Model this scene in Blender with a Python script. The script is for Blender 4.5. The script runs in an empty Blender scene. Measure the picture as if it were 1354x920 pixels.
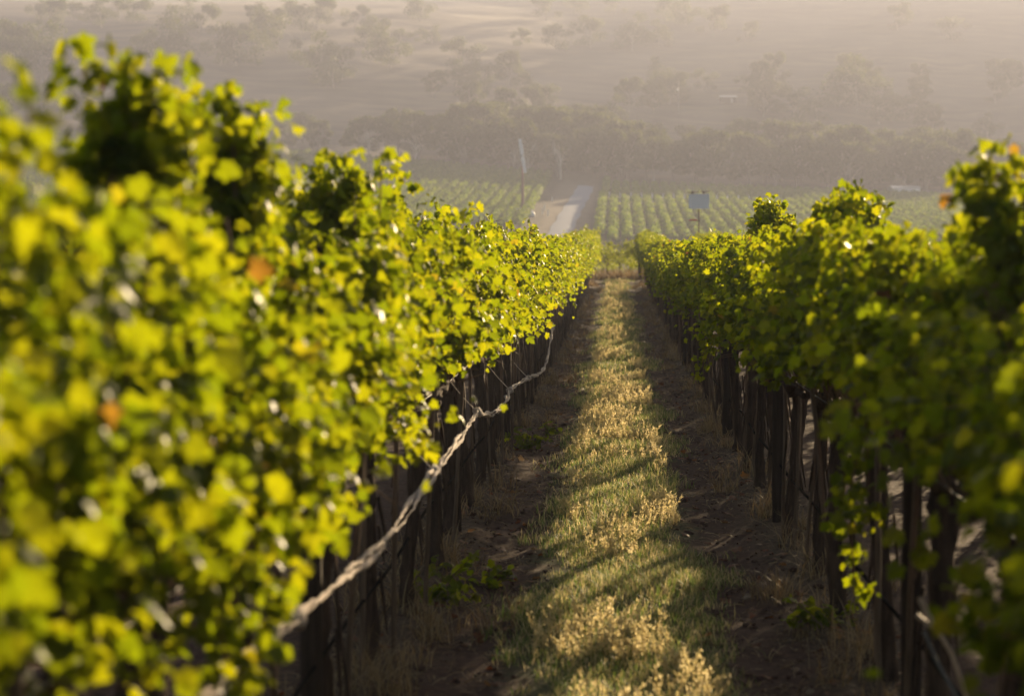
import bpy, math, random
import numpy as np
from mathutils import Vector, Matrix

C = bpy.context.scene
COL = C.collection
R = math.radians

# ------------------------------------------------------------------ camera
cam = bpy.data.cameras.new('camera')
cam_o = bpy.data.objects.new('camera', cam)
COL.objects.link(cam_o)
EYE = 2.0
cam_o.location = (0, 0, EYE)
cam_o.rotation_euler = (R(90 - 2.75), 0, R(3.04))
cam.sensor_width = 36
cam.lens = 69.1
cam.clip_start = 0.05
cam.clip_end = 5000
cam.dof.use_dof = True
cam.dof.focus_distance = 19.0
cam.dof.aperture_fstop = 2.6
C.camera = cam_o

# ------------------------------------------------------------------ light
SUN_AZ, SUN_EL = 18.5, 11.4          # azimuth right of the row direction (+Y), elevation
w = bpy.data.worlds.new('World')
C.world = w
w.use_nodes = True
nt = w.node_tree
bg = nt.nodes['Background']
sky = nt.nodes.new('ShaderNodeTexSky')
sky.sky_type = 'NISHITA'
sky.sun_disc = False
sky.sun_elevation = R(SUN_EL)
sky.sun_rotation = R(SUN_AZ)
sky.dust_density = 2.0
nt.links.new(sky.outputs[0], bg.inputs[0])
bg.inputs[1].default_value = 0.05
sun = bpy.data.lights.new('sun', 'SUN')
sun.energy = 5.0
sun.angle = R(0.5)
sun.color = (1.0, 0.76, 0.45)
sun_o = bpy.data.objects.new('sun', sun)
COL.objects.link(sun_o)
sd = Vector((math.sin(R(SUN_AZ)) * math.cos(R(SUN_EL)), math.cos(R(SUN_AZ)) * math.cos(R(SUN_EL)), math.sin(R(SUN_EL))))
sun_o.rotation_euler = sd.to_track_quat('Z', 'Y').to_euler()
sun_o.location = (40, 150, 60)

C.view_settings.view_transform = 'Standard'
C.view_settings.look = 'None'
C.view_settings.gamma = 1.0
C.view_settings.use_curve_mapping = False
C.view_settings.exposure = 1.6
C.render.engine = 'CYCLES'
cy = C.cycles
cy.max_bounces = 5
cy.diffuse_bounces = 2
cy.glossy_bounces = 2
cy.transmission_bounces = 4
cy.volume_bounces = 1
cy.use_denoising = True
cy.use_adaptive_sampling = True
cy.adaptive_threshold = 0.015
cy.sample_clamp_indirect = 6.0

HAZE_DENSITY = 0.00088
HAZE_COLOR = (0.50, 0.52, 0.655)
HAZE_G = 0.3

# ------------------------------------------------------------------ helpers
def rng(s):
    return np.random.default_rng(s)

def _hash(ix, iy, s):
    h = (ix.astype(np.int64) * 374761393 + iy.astype(np.int64) * 668265263 + s * 974711) & 0x7fffffff
    h = ((h ^ (h >> 13)) * 1274126177) & 0x7fffffff
    return ((h ^ (h >> 16)) & 0xffff) / 65535.0

def vnoise(x, y, s=0):
    x = np.asarray(x, float); y = np.asarray(y, float)
    ix = np.floor(x); iy = np.floor(y)
    fx = x - ix; fy = y - iy
    fx = fx * fx * (3 - 2 * fx); fy = fy * fy * (3 - 2 * fy)
    a = _hash(ix, iy, s); b = _hash(ix + 1, iy, s); c = _hash(ix, iy + 1, s); d = _hash(ix + 1, iy + 1, s)
    return (a * (1 - fx) + b * fx) * (1 - fy) + (c * (1 - fx) + d * fx) * fy

def fbm(x, y, s=0, o=4):
    t = 0; a = .5
    for i in range(o):
        t = t + a * (vnoise(np.asarray(x) * 2 ** i, np.asarray(y) * 2 ** i, s + i) - .5)
        a *= .5
    return t

def sstep(a, b, x):
    t = np.clip((np.asarray(x, float) - a) / (b - a), 0, 1)
    return t * t * (3 - 2 * t)

class MB:
    """collects verts and equal-sided faces; one mesh object"""
    def __init__(s): s.v = []; s.f = []; s.n = 0
    def add(s, V, F, mat=0, smooth=True):
        V = np.asarray(V, float).reshape(-1, 3); F = np.asarray(F, int)
        s.v.append(V); s.f.append((F + s.n, mat, smooth)); s.n += len(V)
    def mesh(s, name, mats):
        V = np.concatenate(s.v)
        me = bpy.data.meshes.new(name)
        me.vertices.add(len(V)); me.vertices.foreach_set('co', V.ravel())
        loops = np.concatenate([f.ravel() for f, _, _ in s.f])
        sizes = np.concatenate([np.full(len(f), f.shape[1]) for f, _, _ in s.f])
        mi = np.concatenate([np.full(len(f), m) for f, m, _ in s.f])
        sm = np.concatenate([np.full(len(f), q) for f, _, q in s.f])
        me.loops.add(len(loops)); me.loops.foreach_set('vertex_index', loops.astype(np.int32))
        me.polygons.add(len(sizes))
        st = np.concatenate([[0], np.cumsum(sizes)[:-1]])
        me.polygons.foreach_set('loop_start', st.astype(np.int32))
        me.polygons.foreach_set('loop_total', sizes.astype(np.int32))
        me.polygons.foreach_set('material_index', mi.astype(np.int32))
        me.polygons.foreach_set('use_smooth', sm.astype(bool))
        for m in (mats if isinstance(mats, (list, tuple)) else [mats]): me.materials.append(m)
        me.update(calc_edges=True)
        me.validate()
        return me
    def build(s, name, mats, parent=None):
        return link(name, s.mesh(name, mats), parent)
    def box(s, c, d, mat=0, rz=0.0, rot=None):
        x, y, z = np.array(d) / 2
        V = np.array([[i, j, k] for i in (-x, x) for j in (-y, y) for k in (-z, z)])
        if rot is not None: V = V @ np.array(rot.to_3x3()).T
        if rz:
            cs, sn = math.cos(rz), math.sin(rz)
            V = V @ np.array([[cs, sn, 0], [-sn, cs, 0], [0, 0, 1]])
        F = [[0, 1, 3, 2], [4, 6, 7, 5], [0, 4, 5, 1], [2, 3, 7, 6], [0, 2, 6, 4], [1, 5, 7, 3]]
        s.add(V + np.array(c), F, mat, False)
    def tube(s, P, rad, n=8, mat=0, jit=0.0, seed=0, cap=True, smooth=True):
        P = np.asarray(P, float); m = len(P)
        rad = np.broadcast_to(np.asarray(rad, float), (m,))
        T = np.gradient(P, axis=0); T /= np.linalg.norm(T, axis=1)[:, None] + 1e-9
        ref = np.array([0.31, 0.17, 0.93]) if abs(T[0][2]) < .8 else np.array([.93, .2, .1])
        V = []
        g = rng(seed)
        jn = g.uniform(-1, 1, (m, n)) * jit
        for i in range(m):
            a = np.cross(T[i], ref); a /= np.linalg.norm(a) + 1e-9
            b = np.cross(T[i], a)
            th = np.arange(n) * 2 * math.pi / n
            r = rad[i] * (1 + jn[i])
            V.append(P[i] + (np.cos(th) * r)[:, None] * a + (np.sin(th) * r)[:, None] * b)
        V = np.concatenate(V)
        F = []
        for i in range(m - 1):
            for k in range(n):
                F.append([i * n + k, i * n + (k + 1) % n, (i + 1) * n + (k + 1) % n, (i + 1) * n + k])
        s.add(V, F, mat, smooth)
        if cap:
            V2 = np.concatenate([V[:n], P[:1], V[-n:], P[-1:]])
            F2 = [[(k + 1) % n, k, n] for k in range(n)] + [[n + 1 + k, n + 1 + (k + 1) % n, 2 * n + 1] for k in range(n)]
            s.add(V2, F2, mat, False)

def link(name, me, parent=None):
    o = bpy.data.objects.new(name, me); COL.objects.link(o)
    if parent is not None: o.parent = parent
    return o

def tag(o, label=None, cat=None, group=None, kind=None):
    if label: o['label'] = label
    if cat: o['category'] = cat
    if group: o['group'] = group
    if kind: o['kind'] = kind
    return o

def empty(name, loc, rz=0.0):
    o = bpy.data.objects.new(name, None); COL.objects.link(o)
    o.empty_display_size = .2
    o.location = loc; o.rotation_euler = (0, 0, rz)
    return o

def dup(root):
    r = root.copy(); COL.objects.link(r)
    for ch in root.children:
        c = ch.copy(); COL.objects.link(c); c.parent = r
        for g in ch.children:
            d = g.copy(); COL.objects.link(d); d.parent = c
    return r

ORD = ['first', 'second', 'third', 'fourth', 'fifth', 'sixth', 'seventh', 'eighth', 'ninth', 'tenth', 'eleventh', 'twelfth']

# ------------------------------------------------------------------ materials
class NT:
    def __init__(s, name):
        s.m = bpy.data.materials.new(name); s.m.use_nodes = True
        s.t = s.m.node_tree; s.t.nodes.clear()
        s.out = s.t.nodes.new('ShaderNodeOutputMaterial')
    def n(s, typ, ins=None, **kw):
        nd = s.t.nodes.new('ShaderNode' + typ)
        for k, v in kw.items(): setattr(nd, k, v)
        for k, v in (ins or {}).items(): s.set(nd, k, v)
        return nd
    def set(s, nd, k, v):
        inp = nd.inputs[k]
        if hasattr(v, 'is_output'): s.t.links.new(v, inp)
        elif hasattr(v, 'outputs'): s.t.links.new(v.outputs[0], inp)
        else:
            if isinstance(v, (tuple, list)) and len(v) == 3 and inp.type == 'RGBA': v = (*v, 1)
            inp.default_value = v
    def math(s, op, a, b=0.0, clamp=False):
        return s.n('Math', {0: a, 1: b}, operation=op, use_clamp=clamp).outputs[0]
    def mix(s, f, a, b):
        nd = s.n('Mix', data_type='RGBA')
        s.set(nd, 0, f); s.set(nd, 6, a); s.set(nd, 7, b)
        return nd.outputs[2]
    def ramp(s, f, stops, interp='LINEAR'):
        nd = s.n('ValToRGB', {0: f}); r = nd.color_ramp; r.interpolation = interp
        while len(r.elements) < len(stops): r.elements.new(0.5)
        for e, (p, c) in zip(r.elements, stops): e.position = p; e.color = (*c, 1)
        return nd.outputs[0]
    def noise(s, scale, detail=4, vec=None, rough=.55):
        nd = s.n('TexNoise', {'Scale': scale, 'Detail': detail, 'Roughness': rough})
        if vec is not None: s.set(nd, 'Vector', vec)
        return nd.outputs[0]
    def step(s, x, a, b):
        nd = s.n('MapRange', {0: x, 1: a, 2: b, 3: 0.0, 4: 1.0}, interpolation_type='SMOOTHSTEP')
        return nd.outputs[0]
    def obj(s): return s.n('TexCoord').outputs['Object']
    def scaled(s, vec, sc):
        return s.n('Mapping', {'Vector': vec, 'Scale': sc}).outputs[0]
    def done(s, sh):
        s.t.links.new(sh.outputs[0] if hasattr(sh, 'outputs') else sh, s.out.inputs[0]); return s.m
    def bump(s, h, strength=.5, dist=.02):
        return s.n('Bump', {'Height': h, 'Strength': strength, 'Distance': dist}).outputs[0]

def simple(name, col, rough=.6, metal=0.0, vary=.25, scale=8, bump=0.0, spec=.3):
    t = NT(name); o = t.obj()
    nz = t.noise(scale, 5, o)
    c = t.mix(nz, tuple(x * (1 - vary) for x in col), tuple(min(1, x * (1 + vary)) for x in col))
    p = t.n('BsdfPrincipled', {'Base Color': c, 'Roughness': rough, 'Metallic': metal, 'Specular IOR Level': spec})
    if bump: t.set(p, 'Normal', t.bump(t.noise(scale * 3, 5, o), bump, .01))
    return t.done(p)

def leaf_mat(name, refl, trans, tw=.5, rough=.34, spec=.5, veins=True):
    """thin leaf: reflecting principled face plus light shining through; colours vary from leaf to leaf"""
    t = NT(name)
    geo = t.n('NewGeometry')
    rnd = geo.outputs['Random Per Island']
    inst = t.n('ObjectInfo').outputs['Random']
    k = t.math('FRACT', t.math('ADD', rnd, inst))
    c1 = t.ramp(k, refl); c2 = t.ramp(k, trans)
    blot = t.noise(28.0, 3, t.obj())
    c1 = t.mix(t.math('MULTIPLY', blot, .35), c1, t.mix(.5, c1, (0.10, 0.10, 0.02)))
    p = t.n('BsdfPrincipled', {'Base Color': c1, 'Roughness': rough, 'Specular IOR Level': spec})
    if veins: t.set(p, 'Normal', t.bump(t.noise(60.0, 2, t.obj()), .35, .006))
    tr = t.n('BsdfTranslucent', {'Color': c2})
    mx = t.n('MixShader', {0: tw, 1: p, 2: tr})
    return t.done(mx)

M = {}
M['leaf'] = leaf_mat('vine_leaf',
    [(0, (.020, .045, .006)), (.35, (.028, .056, .007)), (.7, (.040, .068, .008)), (.985, (.060, .080, .010)), (.997, (.11, .08, .018)), (1, (.10, .045, .022))],
    [(0, (.25, .33, .004)), (.35, (.34, .40, .004)), (.7, (.45, .48, .005)), (.985, (.56, .55, .006)), (.997, (.58, .44, .02)), (1, (.36, .10, .03))], .56, .44, .13)
M['far_leaf'] = leaf_mat('far_leaf',
    [(0, (.030, .070, .012)), (.5, (.050, .10, .015)), (1, (.075, .12, .020))],
    [(0, (.16, .26, .012)), (.5, (.26, .36, .016)), (1, (.36, .42, .02))], .5, .6, .2, False)
M['gum_leaf'] = leaf_mat('gum_leaf',
    [(0, (.035, .052, .018)), (.5, (.055, .075, .026)), (1, (.085, .095, .038))],
    [(0, (.08, .11, .02)), (.5, (.13, .16, .03)), (1, (.18, .19, .05))], .4, .6, .2, False)
M['grass'] = leaf_mat('grass_blade',
    [(0, (.050, .095, .030)), (.45, (.080, .125, .040)), (.55, (.20, .18, .075)), (.75, (.40, .32, .17)), (1, (.52, .43, .25))],
    [(0, (.14, .24, .04)), (.45, (.24, .33, .07)), (.55, (.50, .45, .15)), (.75, (.78, .64, .31)), (1, (.85, .71, .40))], .62, .5, .3, False)
M['dry'] = leaf_mat('dry_grass',
    [(0, (.16, .10, .05)), (.5, (.26, .18, .09)), (1, (.36, .27, .15))],
    [(0, (.24, .14, .06)), (.5, (.36, .24, .11)), (1, (.46, .34, .18))], .4, .55, .3, False)
M['seed'] = leaf_mat('seed_head',
    [(0, (.36, .30, .16)), (.5, (.48, .39, .22)), (1, (.58, .48, .30))],
    [(0, (.66, .56, .24)), (.5, (.82, .68, .36)), (1, (.88, .75, .45))], .64, .5, .3, False)
M['litter'] = leaf_mat('fallen_leaf',
    [(0, (.10, .035, .018)), (.5, (.17, .06, .025)), (.8, (.24, .12, .05)), (1, (.34, .26, .17))],
    [(0, (.20, .05, .02)), (.5, (.34, .10, .03)), (.8, (.36, .18, .06)), (1, (.36, .26, .15))], .35, .5, .4, False)

def bark(name, dark, light, sc=(26, 26, 3.2), bumpd=.02):
    t = NT(name); o = t.obj()
    v = t.scaled(o, sc)
    nz = t.noise(1.0, 6, v, .65)
    fine = t.noise(90, 3, o)
    c = t.ramp(nz, [(.3, dark), (.7, light)])
    p = t.n('BsdfPrincipled', {'Base Color': t.mix(t.math('MULTIPLY', fine, .5), c, dark), 'Roughness': .9, 'Specular IOR Level': .2})
    t.set(p, 'Normal', t.bump(nz, .9, bumpd))
    return t.done(p)
M['bark'] = bark('vine_bark', (.024, .014, .010), (.15, .09, .06))
M['cane'] = simple('vine_cane', (.17, .085, .038), .55, vary=.4, scale=20)
M['pale_cane'] = simple('dry_cane', (.52, .37, .25), .55, vary=.25, scale=30, bump=.3)
M['gum_bark'] = bark('gum_bark', (.20, .17, .14), (.45, .40, .35), (2, 2, .4), .05)
M['dead_wood'] = bark('dead_wood', (.40, .36, .32), (.62, .58, .53), (2, 2, .4), .03)
M['post'] = bark('post_wood', (.020, .013, .010), (.075, .048, .034), (40, 40, 3), .006)
M['stake'] = bark('stake_wood', (.09, .058, .038), (.30, .20, .135), (60, 60, 4), .004)
M['wire'] = simple('galvanised_wire', (.20, .19, .18), .65, .5, .15)
M['hose'] = simple('black_hose', (.016, .014, .013), 1.0, vary=.3, spec=0.0)
M['net'] = simple('netting', (.54, .44, .37), .8, vary=.38, scale=45, bump=.6)
M['white'] = simple('white_paint', (.88, .88, .88), .5, vary=.05)
M['rust'] = simple('rusty_steel', (.20, .085, .06), .7, vary=.3, scale=2)
M['panel'] = simple('panel_grey', (.78, .75, .71), .55, vary=.06, scale=2)
M['steel'] = simple('brown_steel', (.14, .095, .065), .6, .2, .2)
M['red'] = simple('red_case', (.45, .06, .05), .35, vary=.1)
M['gravel'] = simple('road_gravel', (.26, .285, .34), .95, vary=.18, scale=.6)
M['tin'] = simple('shed_tin', (.45, .45, .45), .4, .4, .12)
M['shed'] = simple('shed_wall', (.06, .055, .05), .8, vary=.2)

# ------------------------------------------------------------------ terrain
ROW_L, ROW_R = -1.16, 1.24
PITCH = 2.44
NEAR_ROWS = [ROW_L - PITCH, ROW_L, ROW_R, ROW_R + PITCH, ROW_R + 2 * PITCH]  # last row is unseen, added to shade the ground behind the right row

def terrain(x, y, rough=True):
    x = np.asarray(x, float); y = np.asarray(y, float)
    # block on a level plane, small dip past its end, then a slope rising to a hill
    prof = np.interp(y, [-200, 30, 42, 50, 67, 84, 92, 110, 135, 190, 215, 235, 260, 371, 400, 432, 840, 880, 950, 1200],
                     [0, 0, .06, .16, .46, .80, .84, .2, -1.2, -1.4, 0.2, 2.3, 4.5, 14.1, 16.8, 20.0, 111, 116, 117, 117])
    k = np.clip((y - 235) / 160, 0, 1.35)
    tilt = np.where(x < 0, -.088 * x, -.045 * x) * k
    tilt = np.clip(tilt, -9, 16)
    z = prof + tilt * (1 - sstep(600, 860, y))
    hill = sstep(400, 450, y)
    z = z + hill * (fbm(x / 70, y / 70, 5, 4) * 6.5 * (1 - .8 * sstep(760, 860, y)))
    if rough:
        near = 1 - sstep(95, 130, y)
        u = np.abs(x)
        # wheel tracks, a slightly raised grass strip and low banks under the vines
        tr = -.035 * np.exp(-((u - .72) / .20) ** 2) + .035 * np.exp(-((u - 1.22) / .22) ** 2)
        z = z + near * (tr + fbm(x * 1.1, y * .7, 3, 3) * .05)
        clod = near * sstep(.40, .60, u)
        z = z + clod * (fbm(x * 5, y * 3.5, 11, 3) * .022 + np.maximum(fbm(x * 15, y * 12, 21, 2), 0) * .045)
    return z

def tz(x, y, rough=False): return float(terrain(np.array([x]), np.array([y]), rough)[0])

def ground_hit(px, py):
    """where a line of sight at that bearing meets the terrain (used once to find the site of a far thing)"""
    bx, bz = (px - 815) / 2600, -(py - 335) / 2600
    for Y in np.arange(225, 880, .5):
        if tz(bx * Y, Y) >= EYE + bz * Y: return bx * Y, Y, tz(bx * Y, Y)
    return bx * 870, 870, tz(bx * 870, 870)

def spread_lines(a, b, first, k):
    out = []; d = first; x = a
    while x < b:
        x += d; d *= k; out.append(min(x, b))
    return out
xs = sorted(set(list(np.round(np.linspace(-2.2, 2.2, 111), 4)) + spread_lines(2.2, 420, .06, 1.10) + [-v for v in spread_lines(2.2, 420, .06, 1.10)]))
ys = [-60, -40, -25, -15, -8, -4, -1, 1, 3] + list(np.arange(4, 40, .065)) + list(np.arange(40, 150, .35)) + list(np.arange(150, 240, 2)) + list(np.arange(240, 890, 3)) + list(np.arange(900, 1100, 20))
X, Y = np.meshgrid(np.array(xs), np.array(ys))
V = np.stack([X, Y, terrain(X, Y)], -1).reshape(-1, 3)
nx, ny = len(xs), len(ys)
i, j = np.meshgrid(np.arange(nx - 1), np.arange(ny - 1))
b0 = (j * nx + i).ravel()
F = np.stack([b0, b0 + 1, b0 + nx + 1, b0 + nx], -1)

def ground_mat():
    t = NT('earth'); o = t.obj()
    xyz = t.n('SeparateXYZ', {0: o}); x, y, z = xyz.outputs
    ax = t.math('ABSOLUTE', x)
    n1 = t.noise(3.0, 6, o); n2 = t.noise(22.0, 5, o); n3 = t.noise(.35, 4, o)
    soil = t.ramp(n2, [(.25, (.026, .013, .010)), (.55, (.070, .036, .026)), (.8, (.16, .088, .060))])
    soil = t.mix(t.math('MULTIPLY', n1, .45), soil, (.080, .044, .031))
    turf = t.ramp(n2, [(.3, (.040, .045, .018)), (.6, (.10, .095, .042)), (.8, (.19, .145, .075))])
    jig = t.math('MULTIPLY', t.math('SUBTRACT', n1, .5), .7)
    axj = t.math('ADD', ax, jig)
    g = t.math('SUBTRACT', 1.0, t.step(axj, .36, .62))
    col = t.mix(g, soil, turf)
    straw = t.ramp(n2, [(.3, (.035, .024, .017)), (.65, (.12, .082, .05)), (.8, (.22, .16, .095))])
    u = t.math('SUBTRACT', 1.0, t.step(t.math('ABSOLUTE', t.math('SUBTRACT', axj, 1.25)), .12, .42))
    col = t.mix(t.math('MULTIPLY', u, .8), col, straw)
    # pale dry headland beyond the row ends
    hl = t.math('MULTIPLY', t.step(t.math('ADD', y, t.math('MULTIPLY', jig, 4)), 81, 84.5), t.math('SUBTRACT', 1.0, t.step(y, 86.5, 87.8)))
    col = t.mix(hl, col, t.ramp(n1, [(.3, (.20, .13, .08)), (.7, (.36, .26, .16))]))
    # far slope: bare brown earth and grass between the vine rows
    far = t.step(y, 87, 90)
    fcol = t.ramp(n3, [(.3, (.085, .060, .048)), (.55, (.115, .095, .055)), (.8, (.10, .11, .045))])
    col = t.mix(far, col, fcol)
    # verges of the road
    rd = t.math('SUBTRACT', 1.0, t.step(t.math('ABSOLUTE', t.math('ADD', x, 7.2)), 2.6, 4.4))
    col = t.mix(t.math('MULTIPLY', rd, t.step(y, 225, 235)), col, t.ramp(t.noise(.8, 5, o), [(.3, (.17, .125, .085)), (.7, (.27, .21, .145))]))
    # hillside: dry grass with sheep-track terraces that follow the contour
    hv = t.n('CombineXYZ', {0: t.math('MULTIPLY', x, .055), 1: t.math('MULTIPLY', y, .05), 2: t.math('ADD', t.math('MULTIPLY', z, .75), t.math('MULTIPLY', t.noise(.02, 3, o), 9))})
    terr = t.noise(1.0, 6, hv, .62)
    big = t.noise(.018, 4, o)
    dry = t.ramp(terr, [(.34, (.12, .09, .07)), (.5, (.165, .125, .09)), (.68, (.25, .185, .11))])
    dry = t.mix(t.ramp(big, [(.4, (0, 0, 0)), (.65, (1, 1, 1))]), dry, t.mix(.5, dry, (.20, .16, .13)))
    hill = t.step(t.math('ADD', y, t.math('MULTIPLY', t.math('SUBTRACT', n3, .5), 30)), 398, 425)
    col = t.mix(hill, col, dry)
    h = t.math('ADD', t.math('MULTIPLY', n2, .6), t.math('MULTIPLY', t.noise(70.0, 3, o), .4))
    p = t.n('BsdfPrincipled', {'Base Color': col, 'Roughness': .95, 'Specular IOR Level': .15, 'Normal': t.bump(h, .8, .03)})
    return t.done(p)
mb = MB(); mb.add(V, F, 0, True)
tag(mb.build('ground', ground_mat()), kind='structure')

# gravel road up the far slope
mb = MB(); ry = np.arange(222, 372.1, 2.5)
cx = -6.9 + (ry - 260) * .0065 - 1.2 * np.exp(-((ry - 222) / 40) ** 2) + .35 * np.sin(ry / 26)
offs = np.array([-1.55, -.95, -.4, .4, .95, 1.55])
Vr = np.stack([cx[:, None] + offs + .12 * np.sin(ry[:, None] * .3 + offs), np.repeat(ry[:, None], 6, 1), np.zeros((len(ry), 6))], -1)
Vr[..., 2] = terrain(Vr[..., 0], Vr[..., 1], False) + np.array([.05, .10, .14, .14, .10, .05])
q = np.array([[a * 6 + b, a * 6 + b + 1, a * 6 + b + 7, a * 6 + b + 6] for a in range(len(ry) - 1) for b in range(5)])
mb.add(Vr.reshape(-1, 3), q)
tag(mb.build('road', M['gravel']), kind='structure')

# ------------------------------------------------------------------ haze (pale air round the whole place)
t = NT('haze_air')
pv = t.n('VolumePrincipled', {'Color': HAZE_COLOR, 'Density': HAZE_DENSITY, 'Anisotropy': HAZE_G})
t.t.links.new(pv.outputs[0], t.out.inputs['Volume'])
mb = MB(); mb.box((0, 505, 63), (870, 1190, 134))
tag(mb.build('haze', t.m), kind='stuff')

# ------------------------------------------------------------------ leaf cloud builder
HALF = [(.10, -.10), (.30, -.14), (.47, .04), (.36, .17), (.56, .33), (.50, .55), (.29, .50), (.29, .74), (.13, .86)]
OUT = np.array([(0, .02)] + HALF + [(0, 1.0)] + [(-a, b) for a, b in HALF[::-1]])
CEN = np.array([[0, .34]])
LEAF2 = np.concatenate([CEN, OUT])
LEAF_F = np.array([[0, k + 1, (k + 1) % len(OUT) + 1] for k in range(len(OUT))])
SIMPLE2 = np.array([(0, .34), (0, 0), (.42, .05), (.48, .42), (.22, .66), (0, 1), (-.22, .66), (-.48, .42), (-.42, .05)])
SIMPLE_F = np.array([[0, k + 1, (k + 1) % 8 + 1] for k in range(8)])

def norm(a): return a / (np.linalg.norm(a, axis=-1, keepdims=True) + 1e-9)

def leaves(mb, P, Nrm, Tip, size, g, mat=0, shape=LEAF2, faces=LEAF_F):
    """P base points, Nrm blade normals, Tip tip directions, size lengths"""
    n = len(P)
    Nrm = norm(Nrm)
    Tip = norm(Tip - (Tip * Nrm).sum(1, keepdims=True) * Nrm)
    S = np.cross(Tip, Nrm)
    x = shape[:, 0][None, :] * g.uniform(.85, 1.12, (n, 1)); y = shape[:, 1][None, :].repeat(n, 0)
    cup = g.uniform(-.15, .55, (n, 1)); fold = g.uniform(-.1, .75, (n, 1)); curl = g.uniform(-.2, .7, (n, 1))
    zz = -cup * (x ** 2 + (y - .34) ** 2) - fold * np.abs(x) * .6 - curl * np.maximum(y - .3, 0) ** 2
    zz[:, 1:] += g.normal(0, .05, (n, shape.shape[0] - 1)); x[:, 1:] *= g.uniform(.82, 1.15, (n, shape.shape[0] - 1))
    L = size[:, None, None]
    V = P[:, None] + L * (x[..., None] * S[:, None] + y[..., None] * Tip[:, None] + zz[..., None] * Nrm[:, None])
    m = shape.shape[0]
    F = (faces[None] + (np.arange(n) * m)[:, None, None]).reshape(-1, 3)
    mb.add(V.reshape(-1, 3), F, mat, True)

def grow(start, d, L, g, step=.055, grav=.02, wander=.13, xlim=.36, ztop=None):
    P = [np.array(start, float)]; d = np.array(d, float); d /= np.linalg.norm(d)
    n = max(4, int(L / step))
    for i in range(n):
        d = d + g.normal(0, wander, 3)
        d[2] -= grav * (1 + 4.5 * (i / n) ** 2)
        p = P[-1]
        if abs(p[0]) > xlim: d[0] -= .35 * np.sign(p[0])
        if ztop and p[2] > ztop: d[2] -= .35
        d /= np.linalg.norm(d)
        P.append(p + d * step)
    return np.array(P)

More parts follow.
